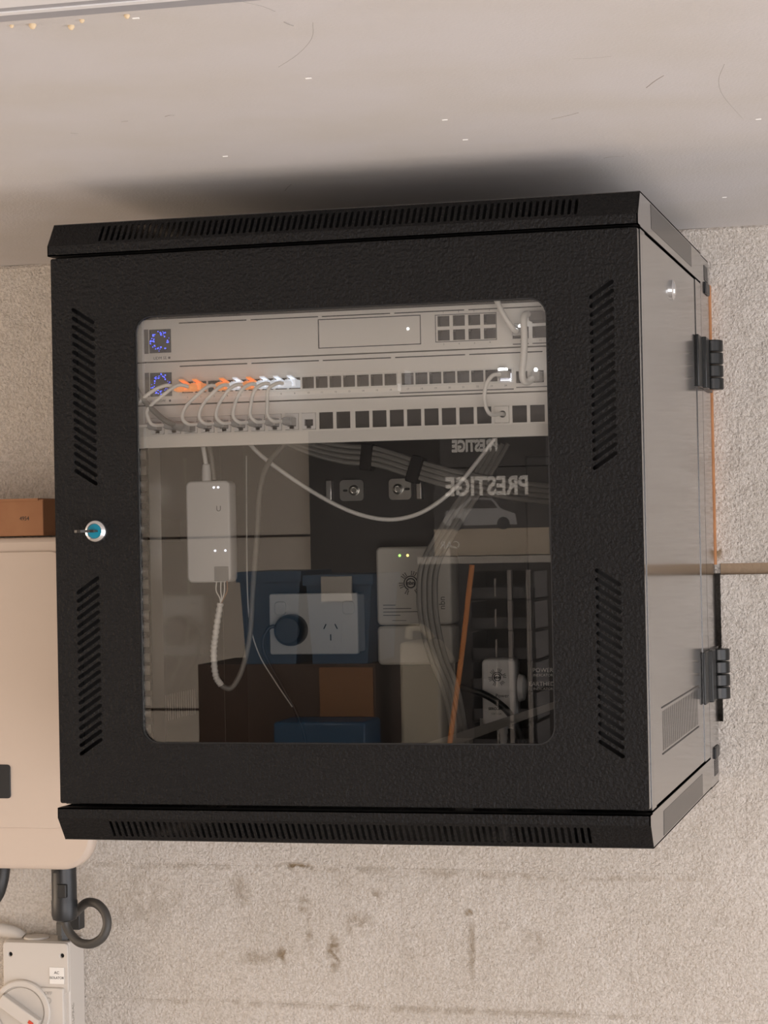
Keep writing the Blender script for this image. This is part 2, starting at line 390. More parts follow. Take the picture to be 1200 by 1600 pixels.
# ------------------------------------------------------------------ ceiling details
tr1 = MB().prism([(-.657, .6362), (-.658, .6345), (-.706, .6345), (-.708, .6325), (-.78, .6325), (-.78, .6362)], 'x', XL+.05, 1.9)
t1 = tag(tr1.build('trim_1', 'track_grey'), kind='structure')
MB().box(XL+.05, 1.9, -.6855, -.6785, .6335, .6347).build('lip', 'track_white', t1)
MB().box(XL+.05, 1.9, -.778, -.7065, .6315, .6327).build('flange', 'track_white', t1)
MB().box(XL+.05, .37, -.6572, -.6560, .6352, .6364).build('dark_gap', 'ink_soft', t1)
for (x, y, s) in ((.262, -.639, .005), (.286, -.626, .0045), (.300, -.640, .0035), (.335, -.643, .004), (.247, -.641, .003)):
    MB().lathe((x, y, .6362), (0, 0, -1), [(s*.5, 0), (s*.55, s*.3), (s*.3, s*.7), (.0002, s*.8)], 10).build('sealant_drip', 'sealant', t1, smooth=True)
# ragged plaster edge where ceiling meets wall
crn = MB(); xx = -1.2
cp = []
while xx < 1.9:
    cp.append((xx, YW-.001, ZC-.004+random.uniform(-.0016, .0016))); xx += .02
tube_mb(cp, .0042, 6, 2, crn)
tag(crn.build('trim_2', 'stipple_paint', smooth=True), kind='structure')
# scuffs and chips in the ceiling paint
ceil = bpy.data.objects['ceiling']
SCUFFS = [([(0.6071, -0.3920), (0.6217, -0.3892), (0.6370, -0.3910)], 0.0003), ([(0.6462, -0.2599), (0.6572, -0.2861), (0.6664, -0.3041)], 0.0005), ([(0.7181, -0.3318), (0.7071, -0.2704), (0.7036, -0.2015), (0.7093, -0.0917)], 0.0003), ([(0.4511, -0.5772), (0.4358, -0.5287), (0.4103, -0.4803), (0.3828, -0.4414)], 0.0003), ([(0.2301, -0.2823), (0.2357, -0.2864), (0.2393, -0.2850)], 0.0006), ([(0.5464, -0.1500), (0.5615, -0.1604), (0.5742, -0.1713)], 0.0005), ([(0.5584, 0.0724), (0.5667, 0.0677), (0.5786, 0.0685)], 0.0004), ([(0.2048, 0.1511), (0.2155, 0.1277), (0.2236, 0.1128)], 0.0005), ([(0.4232, -0.6514), (0.4317, -0.6348), (0.4355, -0.6175)], 0.0004), ([(0.4323, -0.5860), (0.4334, -0.5772), (0.4349, -0.5725)], 0.0007), ([(0.5012, 0.1836), (0.5142, 0.2066)], 0.0003), ([(0.1234, -0.2383), (0.1286, -0.2329)], 0.0004), ([(0.1863, -0.2735), (0.1926, -0.2743)], 0.0005), ]
CHIPS = [(0.2144, -0.0736), (0.4516, -0.0778), (0.7227, -0.0834), (0.3373, -0.6321), (0.3932, -0.3938), (0.4559, -0.1810), (0.6447, 0.3773)]
def scuff(pts, r, m='scuff_grey'):
    tube('scuff', [(a, b, ZC+.0002) for a, b in pts], r, m, ceil, n=5, k=4)
for pts, r in SCUFFS: scuff(pts, r)
for x, y in CHIPS: MB().box(x-.0024, x+.0024, y-.0008, y+.0008, ZC-.0006, ZC+.0002).build('paint_chip', 'print_white', ceil)
# ------------------------------------------------------------------ the cabinet
cab = thing('network_cabinet', 'black steel wall-mounted network cabinet with a glass door', 'cabinet', (W/2, D1/2, -CB))
# door with slotted vents and glass opening
GX0, GX1, GZ0, GZ1 = .0900, .5107, .0641, .4941
holes = [rrect(GX0, GX1, GZ0, GZ1, .017, 6)]
for k in range(20):
    dz = k*.00859
    holes.append(slot(.0240, .5036-dz, .0455, .4898-dz, .0040)); holes.append(slot(.5540, .4918-dz, .5745, .5056-dz, .0040))
    holes.append(slot(.0240, .2168-dz, .0455, .2312-dz, .0040)); holes.append(slot(.5540, .2312-dz, .5755, .2172-dz, .0040))
door = fplate('door', rrect(.0005, W-.0005, .0035, H-.0015, .002, 2), holes, 0, .0016, 'black_coat', cab)
dr = MB().box(.0008, .0025, .0012, .015, .004, H-.002).box(W-.0025, W-.0008, .0012, .015, .004, H-.002).box(.0025, W-.0025, .0012, .015, .004, .0058).box(.0025, W-.0025, .0012, .015, H-.0038, H-.002)
dr.build('door_return', 'black_smooth', door)
# rolled lip round the glass
lip = plate_me(rrect(GX0-.004, GX1+.004, GZ0-.004, GZ1+.004, .02, 6), [rrect(GX0+.0012, GX1-.0012, GZ0+.0012, GZ1-.0012, .0165, 6)], (0, .0016, 0), X, Z, .0022)
link('glass_seal', lip, 'black_plain', door)
fplate('glass_pane', rrect(GX0-.012, GX1+.012, GZ0-.012, GZ1+.012, .02, 4), [], .0042, .0014, 'door_glass', door)
# key lock on the door
lx, lz = .0445, .2786
MB().lathe((lx, 0, lz), (0, -1, 0), [(.0119, 0), (.0119, .0015), (.0100, .004), (.0078, .0048), (.0074, .0036), (.001, .0036)], 32).build('lock_ring', 'chrome', door, smooth=True)
MB().lathe((lx, -.0036, lz), (0, -1, 0), [(.0073, 0), (.0070, .0008), (.001, .001)], 28).build('lock_barrel', 'teal', door, smooth=True)
ky = MB().box(lx-.0038, lx+.0038, -.016, -.004, lz-.0009, lz+.0009)
ky.add(*(lambda q: ([(lx+.009*math.cos(a), -.030+.016*math.sin(a), lz+dz) for dz in (-.0013, .0013) for a in q], [tuple(range(14)), tuple(range(14, 28))[::-1]]+[(i, (i+1) % 14, 14+(i+1) % 14, 14+i) for i in range(14)]))([2*math.pi*k/14 for k in range(14)]))
ky.build('key', 'key_metal', door)
# hoods: slotted sloping fronts with end cheeks
def hood(name, zs, sg):
    zz = lambda t: zs+sg*t
    prof = [(-.004, zz(.0008)), (-.004, zz(.011)), (.0145, zz(.0351)), (D1, zz(.0351)), (D1, zz(.0008))]
    a, b_ = Vector((0, -.004, zz(.011))), Vector((0, .0145, zz(.0351)))
    d = (b_-a); ln = d.length; d.normalize()
    sl = []
    for k in range(77):
        x = .0545+k*.00640
        sl.append(rrect(x-.0016, x+.0016, .0035, .0250, .0014, 2) if sg > 0 else rrect(-x-.0016, -x+.0016, .0035, .0250, .0014, 2))
    ms = []
    if sg > 0: ms.append(plate_me(rrect(-.001, W+.001, 0, ln), sl, a, X, d, .0014))
    else: ms.append(plate_me(rrect(-W-.001, .001, 0, ln), sl, a, -X, d, .0014))
    mb = MB()
    z = sorted((zz(.0008), zz(.011))); mb.box(-.001, W+.001, -.004, -.0026, z[0], z[1])
    z = sorted((zz(.0008), zz(.002))); mb.box(-.001, W+.001, -.004, .012, z[0], z[1])
    rl_ = MB().box(.0, W, D1-.0012, D1, min(zz(.0337), zz(.0008)), max(zz(.0337), zz(.0008)))
    o = link(name, join_me(ms, name), 'black_coat', cab)
    mb.build('hood_lip', 'black_coat', o); rl_.build('rear_lip', 'black_coat', o)
    z = sorted((zz(.0337), zz(.0351))); MB().box(-.001, W+.001, .0140, D1, z[0], z[1]).build('cover_sheet', 'black_smooth', o)
    for x0 in (-.001, W-.0002):
        ck = MB().prism(prof, 'x', x0, x0+.0012).build('end_cheek', 'black_smooth', o)
        gx = x0+.0012 if x0 > .1 else x0
        pg = [(.090, zz(.0085)), (.425, zz(.0085)), (.425, zz(.0325)), (.088, zz(.0325))]
        MB().prism(pg, 'x', gx-.0003, gx+.0003).build('vent_grille', 'perforated', o)
    return o
hood('top_hood', H, 1); hood('bottom_hood', 0, -1)
# frame posts and side panels
for s in (0, 1):
    sx = (lambda a, b_: (a, b_)) if s == 0 else (lambda a, b_: (W-b_, W-a))
    fp = MB().box(*sx(0, .0012), .0165, .0285, .0008, H-.0008).box(*sx(0, .0014), .0288, .0475, .0008, H-.0008).box(*sx(.0012, .016), .017, .0182, .0008, H-.0008)
    fp.build('front_post', 'black_smooth', cab)
    MB().box(*sx(0, .0012), .4675, D1, .0008, H-.0008).build('rear_post', 'black_smooth', cab)
    vs = []
    for k in range(40):
        y = .110+k*.00762
        vs.append(rrect(y-.0014, y+.0014, .0485, .0885, .0012, 2) if s else rrect(-y-.0014, -y+.0014, .0600, .0905, .0012, 2))
    if s: sp = plate('side_panel', rrect(.0485, .4665, .0015, H-.0015), vs, (W-.0008, 0, 0), Y, Z, .001, 'black_smooth', cab)
    else: sp = plate('side_panel', rrect(-.4665, -.0485, .0015, H-.0015), vs, (.0008, 0, 0), -Y, Z, .001, 'black_smooth', cab)
    if s:
        # pressed outline round the vent
        fr_ = MB()
        for (a, b_, c, d) in ((.105, .415, .0912, .0926), (.105, .415, .0452, .0466)): fr_.box(W-.0010, W-.0003, a, b_, c, d)
        fr_.build('vent_border', 'black_plain', sp)
        MB().lathe((W-.0008, .2521, .5223), (1, 0, 0), [(.0108, 0), (.0108, .002), (.0088, .0035), (.0068, .0032), (.006, .0045), (.001, .0045)], 28).build('cam_lock', 'chrome', sp, smooth=True)
# rear hinged section
rs = MB()
ZT, ZB = H+CT-.0003, -CB+.0003
for xa in (0, W-.0012):
    rs.prism([(D1+.0022, ZB), (D2-.008, ZB), (D2, ZB+.008), (D2, ZT-.008), (D2-.008, ZT), (D1+.0022, ZT)], 'x', xa, xa+.0012)
rs.box(0, W, D1+.0022, D2-.008, ZT-.0012, ZT).box(0, W, D1+.0022, D2-.008, ZB, ZB+.0012)
rear = rs.build('rear_section', 'black_smooth', cab)
MB().box(.0012, W-.0012, D2-.0015, D2, ZB+.006, ZT-.006).build('back_panel', 'black_inner', cab)
for (z0, z1) in ((.5655, .5835), (-.026, -.007)):
    MB().box(W-.0003, W+.0004, .560, .597, z0, z1).build('vent_grille', 'perforated', rear)
for zc in (.5568, .0013):
    MB().box(W-.001, W+.0025, .558, .600, zc-.0072, zc+.0072).build('blanking_plug', 'plastic_black', rear, bevel=.002)
# black hinges with stacked knuckles
for (z0, z1) in ((.4330, .4930), (.0665, .1270)):
    hg = MB().box(W, W+.003, .462, .520, z0, z1).box(W, W+.0075, .500, .532, z0, z1).build('hinge', 'hinge_black', cab, bevel=.001)
    hh = (z1-z0)/4
    for k in range(4):
        MB().lathe((W+.008, .553, z0+k*hh+.0006), (0, 0, 1), [(.0125, 0), (.0135, .001), (.0135, hh-.0022), (.0125, hh-.0012)], 20).build('knuckle', 'hinge_black', hg, smooth=True)
    MB().box(W, W+.003, .534, .600, z0, z1).build('leaf', 'hinge_black', hg)
# rack rails with square holes
YRK = .0545
for s in (0, 1):
    xc = .0675 if s == 0 else W-.0675
    hs = []
    for u in range(12):
        for q in (.00635, .022225, .0381):
            z = .5405-.04445*u-q
            hs.append(rrect(xc+(.0035 if s == 0 else -.0105), xc+(.0105 if s == 0 else -.0035), z-.0047, z+.0047))
    rl = fplate('rack_rail', rrect(xc-.0135, xc+.0125, .006, .5425), hs, YRK+.0032, .0016, 'zinc' if 0 else 'black_smooth', cab)
    xa = xc+.0113 if s == 0 else xc-.0113
    MB().box(xa-.0008, xa+.0008, YRK+.0048, YRK+.04, .006, .5425).build('rail_flange', 'zinc', rl)
    MB().box(xc-.0125, xc+.0115, YRK+.0068, YRK+.0076, .006, .5425).build('rail_backing', 'zinc', rl)
    MB().box((.002 if s == 0 else xc+.0125), (xc-.0135 if s == 0 else W-.002), YRK+.01, YRK+.0116, .006, .5425).build('rail_bracket', 'black_inner', rl)

# ------------------------------------------------------------------ rack equipment
ZR = .4960; U1 = .04445; CX0, CX1 = .0788, .5212
def chassis(t, ztop, depth, m='silver_panel'):
    MB().box(CX0+.001, CX1-.001, YRK+.018, YRK+depth, ztop-U1+.0008, ztop-.0008).box(CX0+.001, CX0+.0022, YRK+.0016, YRK+.018, ztop-U1+.0008, ztop-.0008).box(CX1-.0022, CX1-.001, YRK+.0016, YRK+.018, ztop-U1+.0008, ztop-.0008).box(CX0+.001, CX1-.001, YRK+.0019, YRK+.018, ztop-.002, ztop-.0008).box(CX0+.001, CX1-.001, YRK+.0019, YRK+.018, ztop-U1+.0008, ztop-U1+.002).build('chassis', m, t)
    for xa, xb in ((.0587, CX0-.0008), (CX1+.0008, .5413)):
        ear = fplate('mounting_ear', rrect(xa, xb, ztop-U1+.0006, ztop-.0006, .001, 2), [], YRK+.001, .002, m, t)
        for q in (.0075, U1-.0075):
            MB().lathe(((xa+xb)/2-.002, YRK+.001, ztop-q), (0, -1, 0), [(.0042, 0), (.0042, .001), (.003, .0022), (.001, .0024)], 14).build('screw', 'zinc', ear, smooth=True)
    MB().box(CX0-.0013, CX0+.0009, YRK-.0016, YRK+.002, ztop-U1+.0008, ztop-.0008).build('edge_highlight', 'silver_highlight', t)
def front(t, ztop, holes, m='silver_panel'):
    return fplate('faceplate', rrect(CX0+.0005, CX1, ztop-U1+.0007, ztop-.0007), holes, YRK, .0016, m, t)
def vent_lines(ztop):
    return [rrect(a, b_, ztop-.0058, ztop-.0046) for a, b_ in ((.1175, .1907), (.1949, .2668), (.2705, .3420), (.3460, .4180), (.4220, .4960), (.4995, .5150))]
def port_cup(parent, x0, x1, z0, z1, latch_up=False, m='port_inner', depth=.012):
    mb = MB().box(x0-.0004, x1+.0004, YRK+.0016+depth, YRK+.0022+depth, z0-.0004, z1+.0004)
    mb.box(x0-.0008, x0, YRK+.0012, YRK+.002+depth, z0, z1).box(x1, x1+.0008, YRK+.0012, YRK+.002+depth, z0, z1)
    mb.box(x0, x1, YRK+.0012, YRK+.002+depth, z1, z1+.0008).box(x0, x1, YRK+.0012, YRK+.002+depth, z0-.0008, z0)
    zc = z0 if not latch_up else z1
    h = .0022
    for a, b_ in ((x0, x0+.0024), (x1-.0024, x1)): mb.box(a, b_, YRK+.0006, YRK+.004, min(zc, zc+h if not latch_up else zc-h), max(zc, zc+h if not latch_up else zc-h))
    return mb.build('port', m, parent)
def screen_ring(t, xc, zc, r):
    MB().box(xc-.0119, xc+.0119, YRK-.0006, YRK+.0002, zc-.0122, zc+.0122).build('display', 'screen', t, bevel=.0004)
    dp = t.children[-1] if False else bpy.data.objects[[o.name for o in t.children if o.name.startswith('display')][-1]]
    rnd = random.Random(int(zc*10000)); mb = MB()
    for k in range(46):
        a = rnd.uniform(0, 2*math.pi); q = r*rnd.uniform(.75, 1.32); s = rnd.choice((.00025, .0003, .0004, .00055))
        x, z = xc+q*math.cos(a), zc+q*math.sin(a)*.98
        mb.box(x-s, x+s, YRK-.0009, YRK-.0006, z-s, z+s)
    mb.build('ring_lights', 'led_blue', dp)
    MB().box(CX0+.001, xc-.0128, YRK-.0005, YRK+.0002, zc-.0125, zc+.0125).build('side_strip', 'panel_print', t)
# --- router (top unit)
zt = ZR
rou = thing('rack_router', 'silver rack router with blue ring display at the top of the rack', 'router', (W/2, YRK+.14, zt-U1))
chassis(rou, zt, .285)
p8 = [(.3905+.01565*i, .3905+.01565*i+.0122) for i in range(4)]
rows8 = ((.4752, .4858), (.4612, .4718))
hs = vent_lines(zt)+[rrect(a, b_, c, d) for a, b_ in p8 for c, d in rows8]+[rrect(.4663, .4825, .4600, .4715), rrect(.4863, .5020, .4600, .4715), rrect(.4863, .5020, .4745, .4850)]
hs.append(rrect(.2662, .3733, .4584, .4882))
front(rou, zt, hs)
MB().box(CX0, CX1, YRK+.0014, YRK+.0018, zt-.0075, zt-.003).build('vent_backing', 'void', rou)
bay = fplate('drive_bay', rrect(.2674, .3722, .4594, .4872), [], YRK+.0004, .0012, 'silver_panel', rou, label='flat hard drive bay cover with one small light')
MB().box(.2660, .3735, YRK+.0015, YRK+.0025, .4582, .4884).build('bay_gap', 'void', rou)
MB().lathe((.3600, YRK+.0004, .4746), (0, -1, 0), [(.0011, 0), (.0011, .0004), (.0002, .0006)], 10).build('bay_light', 'led_white', bay)
for a, b_ in p8:
    port_cup(rou, a, b_, *rows8[0]); port_cup(rou, a, b_, *rows8[1], latch_up=True)
fplate('port_bezel', rrect(.3880, .4506, .4596, .4872), [rrect(.3888, .4498, .4604, .4864)], YRK-.0002, .0006, 'ink_soft', rou)
port_cup(rou, .4663, .4825, .4600, .4715); port_cup(rou, .4863, .5020, .4600, .4715); port_cup(rou, .4863, .5020, .4745, .4850)
screen_ring(rou, .0971, .4731, .0082)
text('lettering', 'UDM SE', .0042, (.0965, YRK, .4555), X, Z, 'panel_print', rou)
MB().box(.1055, .1078, YRK-.0002, YRK, .4545, .4567).build('logo_mark', 'panel_print', rou)
for i, (a, b_) in enumerate(p8):
    text('lettering', str(1+2*i), .0024, ((a+b_)/2, YRK, .4893), X, Z, 'panel_print', rou); text('lettering', str(2+2*i), .0024, ((a+b_)/2, YRK, .4575), X, Z, 'panel_print', rou)
for a, b_, s in ((.4665, .4825, '9'), (.4862, .502, '11')):
    MB().box(a, b_, YRK-.0002, YRK, .4540, .4552).build('printed_bar', 'panel_print', rou); text('lettering', s, .0026, ((a+b_)/2, YRK, .4575), X, Z, 'panel_print', rou)
# --- switch (middle unit)
zs_ = ZR-U1
swi = thing('network_switch', 'silver 24-port network switch with glowing plugs below the router', 'switch', (W/2, YRK+.1, zs_-U1))
chassis(swi, zs_, .20)
pc = [.1258+.01435*i for i in range(16)]+[.3587+.01425*i for i in range(8)]
PZ0, PZ1 = .4186, .4303
hs = vent_lines(zs_)+[rrect(c-.0062, c+.0062, PZ0, PZ1) for c in pc]+[rrect(.4690, .4803, .4160, .4278), rrect(.4862, .4968, .4160, .4278), rrect(.5000, .5100, .4160, .4278)]
front(swi, zs_, hs)
MB().box(CX0, CX1, YRK+.0014, YRK+.0018, zs_-.0075, zs_-.003).build('vent_backing', 'void', swi)
for i, c in enumerate(pc):
    port_cup(swi, c-.0062, c+.0062, PZ0, PZ1, latch_up=True)
for a, b_ in ((.1170, .3490), (.3505, .4668)):
    fplate('port_bezel', rrect(a, b_, PZ0-.0022, PZ1+.0016), [rrect(c-.0062, c+.0062, PZ0, PZ1) for c in pc if a < c < b_], YRK-.0004, .0008, 'port_frame', swi)
for a, b_ in ((.4690, .4803), (.4862, .4968), (.5, .51)): port_cup(swi, a, b_, .4160, .4278)
MB().box(.4735, .4756, YRK-.0002, YRK, .4300, .4320).build('reset_mark', 'ink', swi)
for a, b_ in ((.3505, .4665), (.4690, .5100)): MB().box(a, b_, YRK-.0002, YRK, .4098 if a < .4 else .4112, .4111 if a < .4 else .4124).build('printed_bar', 'panel_print', swi)
for i, c in enumerate(pc): text('lettering', str(i+1), .0026, (c, YRK, .4142), X, Z, 'panel_print', swi)
screen_ring(swi, .0971, .4284, .0085)
text('lettering', 'USW', .0040, (.0975, YRK, .4115), X, Z, 'panel_print', swi)
MB().box(.1055, .1076, YRK-.0002, YRK, .4104, .4126).build('logo_mark', 'panel_print', swi)
# --- patch panel (bottom unit)
zp = ZR-2*U1
pat = thing('keystone_patch_bay', 'silver 24-hole keystone patch panel below the network switch', 'patch panel', (W/2, YRK+.01, zp-U1))
for xa, xb in ((.0587, CX0-.0008),):
    ear = fplate('mounting_ear', rrect(xa, xb, zp-U1+.0006, zp-.0006, .001, 2), [], YRK+.001, .002, 'silver_panel', pat)
    for q in (.0075, U1-.0075): MB().lathe(((xa+xb)/2-.002, YRK+.001, zp-q), (0, -1, 0), [(.0042, 0), (.0042, .001), (.003, .0022), (.001, .0024)], 14).build('screw', 'zinc', ear, smooth=True)
MB().box(CX0-.0013, CX0+.0009, YRK-.0016, YRK+.002, zp-U1+.0008, zp-.0008).build('edge_highlight', 'silver_highlight', pat)
kx = [.0853+.01805*i for i in range(12)]+[.3036+.01788*i for i in range(12)]
KZ0, KZ1 = .3772, .3940
front(pat, zp, [rrect(a, a+.0146, KZ0, KZ1) for a in kx])
MB().box(CX0, CX1, YRK+.0016, YRK+.014, zp-.0024, zp-.0008).box(CX0, CX1, YRK+.0016, YRK+.014, zp-U1+.0008, zp-U1+.0024).build('folded_edge', 'silver_panel', pat)
for i, a in enumerate(kx):
    if i <= 9:
        kb = fplate('keystone_jack', rrect(a+.0003, a+.0143, KZ0+.0003, KZ1-.0003, .0004, 2), [rrect(a+.0028, a+.0118, KZ0+.0036, KZ1-.0066), rrect(a+.0050, a+.0096, KZ0+.0010, KZ0+.0037)], YRK-.0008, .004, 'plastic_white', pat)
        MB().box(a+.001, a+.0136, YRK+.0075, YRK+.02, KZ0+.0008, KZ1-.0008).build('jack_body', 'port_inner', kb)
    elif i == 20:
        kb = fplate('keystone_pass_through', rrect(a+.0003, a+.0143, KZ0+.0003, KZ1-.0003, .0004, 2), [circ(a+.0080, KZ0+.0088, .0036)], YRK-.0006, .003, 'silver_panel', pat)
# ------------------------------------------------------------------ cables at the rack front
def rj45(parent, x, z, m, up_latch=True, y0=YRK+.006, y1=.0395, w=.0056, boot=None, name='plug'):
    s = 1 if up_latch else -1
    mb = MB().box(x-w, x+w, y1, y0, z-.0040, z+.0036)
    p = mb.build(name, m, parent, bevel=.0006, seg=2)
    MB().add([(x-.0024, y1-.004, z+s*.0075), (x+.0024, y1-.004, z+s*.0075), (x+.0024, YRK+.001, z+s*.0044), (x-.0024, YRK+.001, z+s*.0044),
              (x-.0024, y1-.004, z+s*.0062), (x+.0024, y1-.004, z+s*.0062), (x+.0024, YRK+.001, z+s*.0032), (x-.0024, YRK+.001, z+s*.0032)],
             [(0,1,2,3),(7,6,5,4),(0,4,5,1),(1,5,6,2),(2,6,7,3),(3,7,4,0)]).build('latch', m, p)
    return p
cn = ['leftmost', 'second', 'third', 'fourth', 'fifth', 'sixth', 'seventh', 'eighth']
pairs = [(0, 0, 'o'), (1, 1, 'o'), (3, 3, 'o'), (4, 4, 'w'), (5, 5, 'o'), (6, 6, 'w'), (7, 7, 'w'), (8, 8, 'w')]
for j, (sp_, kc, c) in enumerate(pairs):
    xs_, xk = pc[sp_], kx[kc]+.0073; zsw = .4240; zk = .3852
    colr = 'orange' if c == 'o' else 'white'
    t = thing('patch_cable', 'short white patch cable with %s glowing plug, %s from the left along the switch' % (colr, cn[j]), 'cable', (xk, .03, zk), 'patch cables looping from switch to patch panel')
    rj45(t, xs_, zsw, 'plug_orange' if c == 'o' else 'plug_white', True)
    MB().lathe((xs_-.0015, .0400, zsw-.001), (-.45, -1, -.1), [(.0044, 0), (.0042, .005), (.0030, .0085), (.0025, .009)], 12).build('boot', 'plug_orange' if c == 'o' else 'plug_white', t, smooth=True)
    kp = MB().box(xk-.0048, xk+.0048, .0385, YRK+.002, zk-.0038, zk+.0042).build('plug', 'plug_clear', t, bevel=.0008)
    MB().lathe((xk+.0005, .0395, zk), (-.7, -1, .05), [(.0042, 0), (.0040, .004), (.0028, .0075), (.0024, .008)], 12).build('boot', 'plug_clear', t, smooth=True)
    if j < 2:
        pts = [(xs_-.004, .034, zsw-.001), (xs_-.014, .027, zsw+.001), (xs_-.030+.004*j, .023, .4175), (xk-.014-.002*j, .022, .4020), (xk-.016, .0215, .3925), (xk-.012, .024, .3855), (xk-.004, .034, zk)]
    else:
        pts = [(xs_-.004, .034, zsw-.001), (xs_-.010, .027, zsw-.001), (xs_-.018, .0225, .4165), ((xs_+xk)/2-.020+.001*(j-4), .0215, .4030), (xk-.0155, .022, .3915), (xk-.0105, .025, .3850), (xk-.004, .034, zk)]
    tube('cord', pts, .0019, 'cable_white', t, n=10)
# grey thicker cable into third keystone
t = thing('grey_cable', 'thick grey network cable slanting in from the left edge of the rack', 'cable', (.12, .03, .38))
tube('cord', [(.066, .050, .4600), (.0680, .036, .4540), (.0745, .026, .4350), (.0890, .023, .4120), (.1080, .024, .3925), (.1180, .029, .3860), (.1240, .040, .3835)], .0029, 'cable_grey', t)
xk = kx[2]+.0073
MB().box(xk-.0052, xk+.0050, .037, YRK+.002, .3788, .3885).build('plug', 'plug_grey', t, bevel=.0008)
MB().lathe((.1180, .0300, .3855), (.7, 1, -.25), [(.0032, 0), (.0046, .004), (.0050, .010)], 12).build('boot', 'plug_grey', t, smooth=True)
# cable from the last switch port to the pass-through
t = thing('patch_cable', 'white patch cable from the brightly lit last switch port into a round hole', 'cable', (.46, .03, .382))
xs_, xk = pc[23], kx[20]+.0080
rj45(t, xs_, .4245, 'plug_clear', True)
MB().box(xs_-.0045, xs_+.0045, .0400, .0440, .4280, .4305).build('link_light', 'led_white', t, bevel=.0004)
MB().box(xs_-.0050, xs_+.0056, YRK-.0012, YRK-.0006, PZ0+.0004, PZ0+.0014).box(xs_+.0046, xs_+.0058, YRK-.0012, YRK-.0006, PZ0+.0004, PZ0+.0075).build('port_glow', 'led_violet', t)
tube('cord', [(xs_-.002, .037, .4240), (xs_-.008, .029, .4225), (xs_-.0135, .024, .4130), (xs_-.0150, .0225, .4000), (xs_-.0130, .0235, .3895), (xk-.0060, .030, .3845), (xk, .045, .3858), (xk, .070, .3862)], .0020, 'cable_white', t)
# uplink cable rising out of the router
t = thing('uplink_cable', 'white network cable rising from a lit router port to the cabinet top', 'cable', (.474, .03, .46))
xr_ = .4744
rj45(t, xr_, .4658, 'plug_clear', True)
MB().box(xr_+.0005, xr_+.0055, .0400, .0430, .4700, .4728).build('link_light', 'led_white', t, bevel=.0004)
tube('cord', [(xr_-.001, .038, .4660), (xr_-.003, .031, .4680), (xr_-.0090, .026, .4780), (xr_-.0150, .026, .4900), (xr_-.0215, .030, .5060), (xr_-.024, .045, .5180), (xr_-.024, .080, .5230)], .0028, 'cable_white', t)
# short stacking cable from router to switch
t = thing('stacking_cable', 'thick white cable linking the right ends of router and switch', 'cable', (.489, .03, .415))
MB().box(.4870, .5012, .034, YRK+.006, .4752, .4846).build('module', 'ink_soft', t, bevel=.0006)
MB().box(.4870, .4960, .038, YRK+.006, .4166, .4262).build('plug', 'plug_clear', t, bevel=.001)
MB().lathe((.4920, .0385, .4275), (0, -1, 0), [(.0019, 0), (.0019, .0006), (.0008, .0012)], 12).build('link_light', 'led_white', t, smooth=True)
tube('cord', [(.4880, .044, .4810), (.4850, .032, .4815), (.4832, .0255, .4760), (.4842, .0235, .4600), (.4832, .0235, .4400), (.4812, .0245, .4250), (.4818, .0270, .4165), (.4845, .0330, .4150), (.4880, .0400, .4190)], .0034, 'cable_white', t, n=12)

# ------------------------------------------------------------------ things inside the lower cabinet
YB = D2-.0015   # inner back panel face
# white slim network adapter hung off the left rail
t = thing('network_adapter', 'slim upright white network adapter with small lights hung at the left', 'adapter', (.096, .21, .221))
bo = fplate('body', rrect(.0708, .1212, .2210, .3318, .006, 4), [], .196, .024, 'plastic_white', t, bd=.002)
for (x, z) in ((.1035, .3245), (.1085, .3245), (.1036, .2555), (.1154, .2555)):
    MB().lathe((x, .196, z), (0, -1, 0), [(.0011, 0), (.0010, .0004), (.0002, .0006)], 10).build('status_light', 'led_violet', bo, smooth=True)
text('logo', 'U', .0085, (.1086, .196, .3010), X, Z, 'ink_soft', bo)
MB().box(.1025, .1185, .1945, .2005, .2225, .2382).build('wire_socket', 'plug_grey', bo, bevel=.0006)
br = MB().box(.0560, .0720, .213, .2145, .2660, .2900).box(.0560, .0575, .100, .2145, .2660, .2900)
br.build('bracket', 'black_inner', t)
t = thing('untwisted_cable', 'grey cable with bared coloured wires looping up from the white adapter', 'cable', (.12, .2, .105))
tube('cord', [(.1085, .197, .1960), (.1045, .195, .1700), (.1012, .195, .1450), (.1022, .197, .1200), (.1080, .200, .1075), (.1180, .203, .1065), (.1280, .207, .1250), (.1350, .215, .1600), (.1365, .225, .2100), (.1375, .240, .2700), (.1370, .255, .3200), (.1420, .270, .3500), (.155, .29, .372), (.17, .31, .39)], .0030, 'cable_grey', t)
tube('braided_shield', [(.1090, .1945, .1985), (.1043, .1925, .1700), (.1010, .1925, .1450), (.1020, .1945, .1200), (.1070, .1980, .1090)], lambda q: .0034+.0006*math.sin(q*120), 'cable_white', t, k=14)
for k, (dx, m) in enumerate(((-.006, 'cable_white'), (-.001, 'plug_orange'), (.003, 'cable_white'), (.006, 'card'))):
    tube('wire', [(.1105+dx, .1965, .2225), (.1105+dx*1.05, .1955, .2120), (.1105+dx*.4, .1955, .2040), (.1088, .1960, .1970)], .0007, 'cable_white' if m == 'plug_orange' else m, t, n=6)
t = thing('adapter_feed_cable', 'pair of white leads dropping into the top of the white adapter', 'cable', (.092, .2, .332))
MB().lathe((.0922, .205, .3310), (0, 0, 1), [(.0054, 0), (.0052, .012), (.0042, .019), (.0030, .0195)], 12).build('plug', 'plastic_white', t, smooth=True)
tube('cord', [(.0920, .205, .3490), (.0905, .204, .3620), (.0870, .206, .3800), (.083, .21, .40)], .0026, 'cable_white', t)
tube('cord', [(.1000, .208, .3330), (.0985, .208, .3500), (.0955, .209, .3680), (.091, .21, .40)], .0024, 'cable_grey', t)
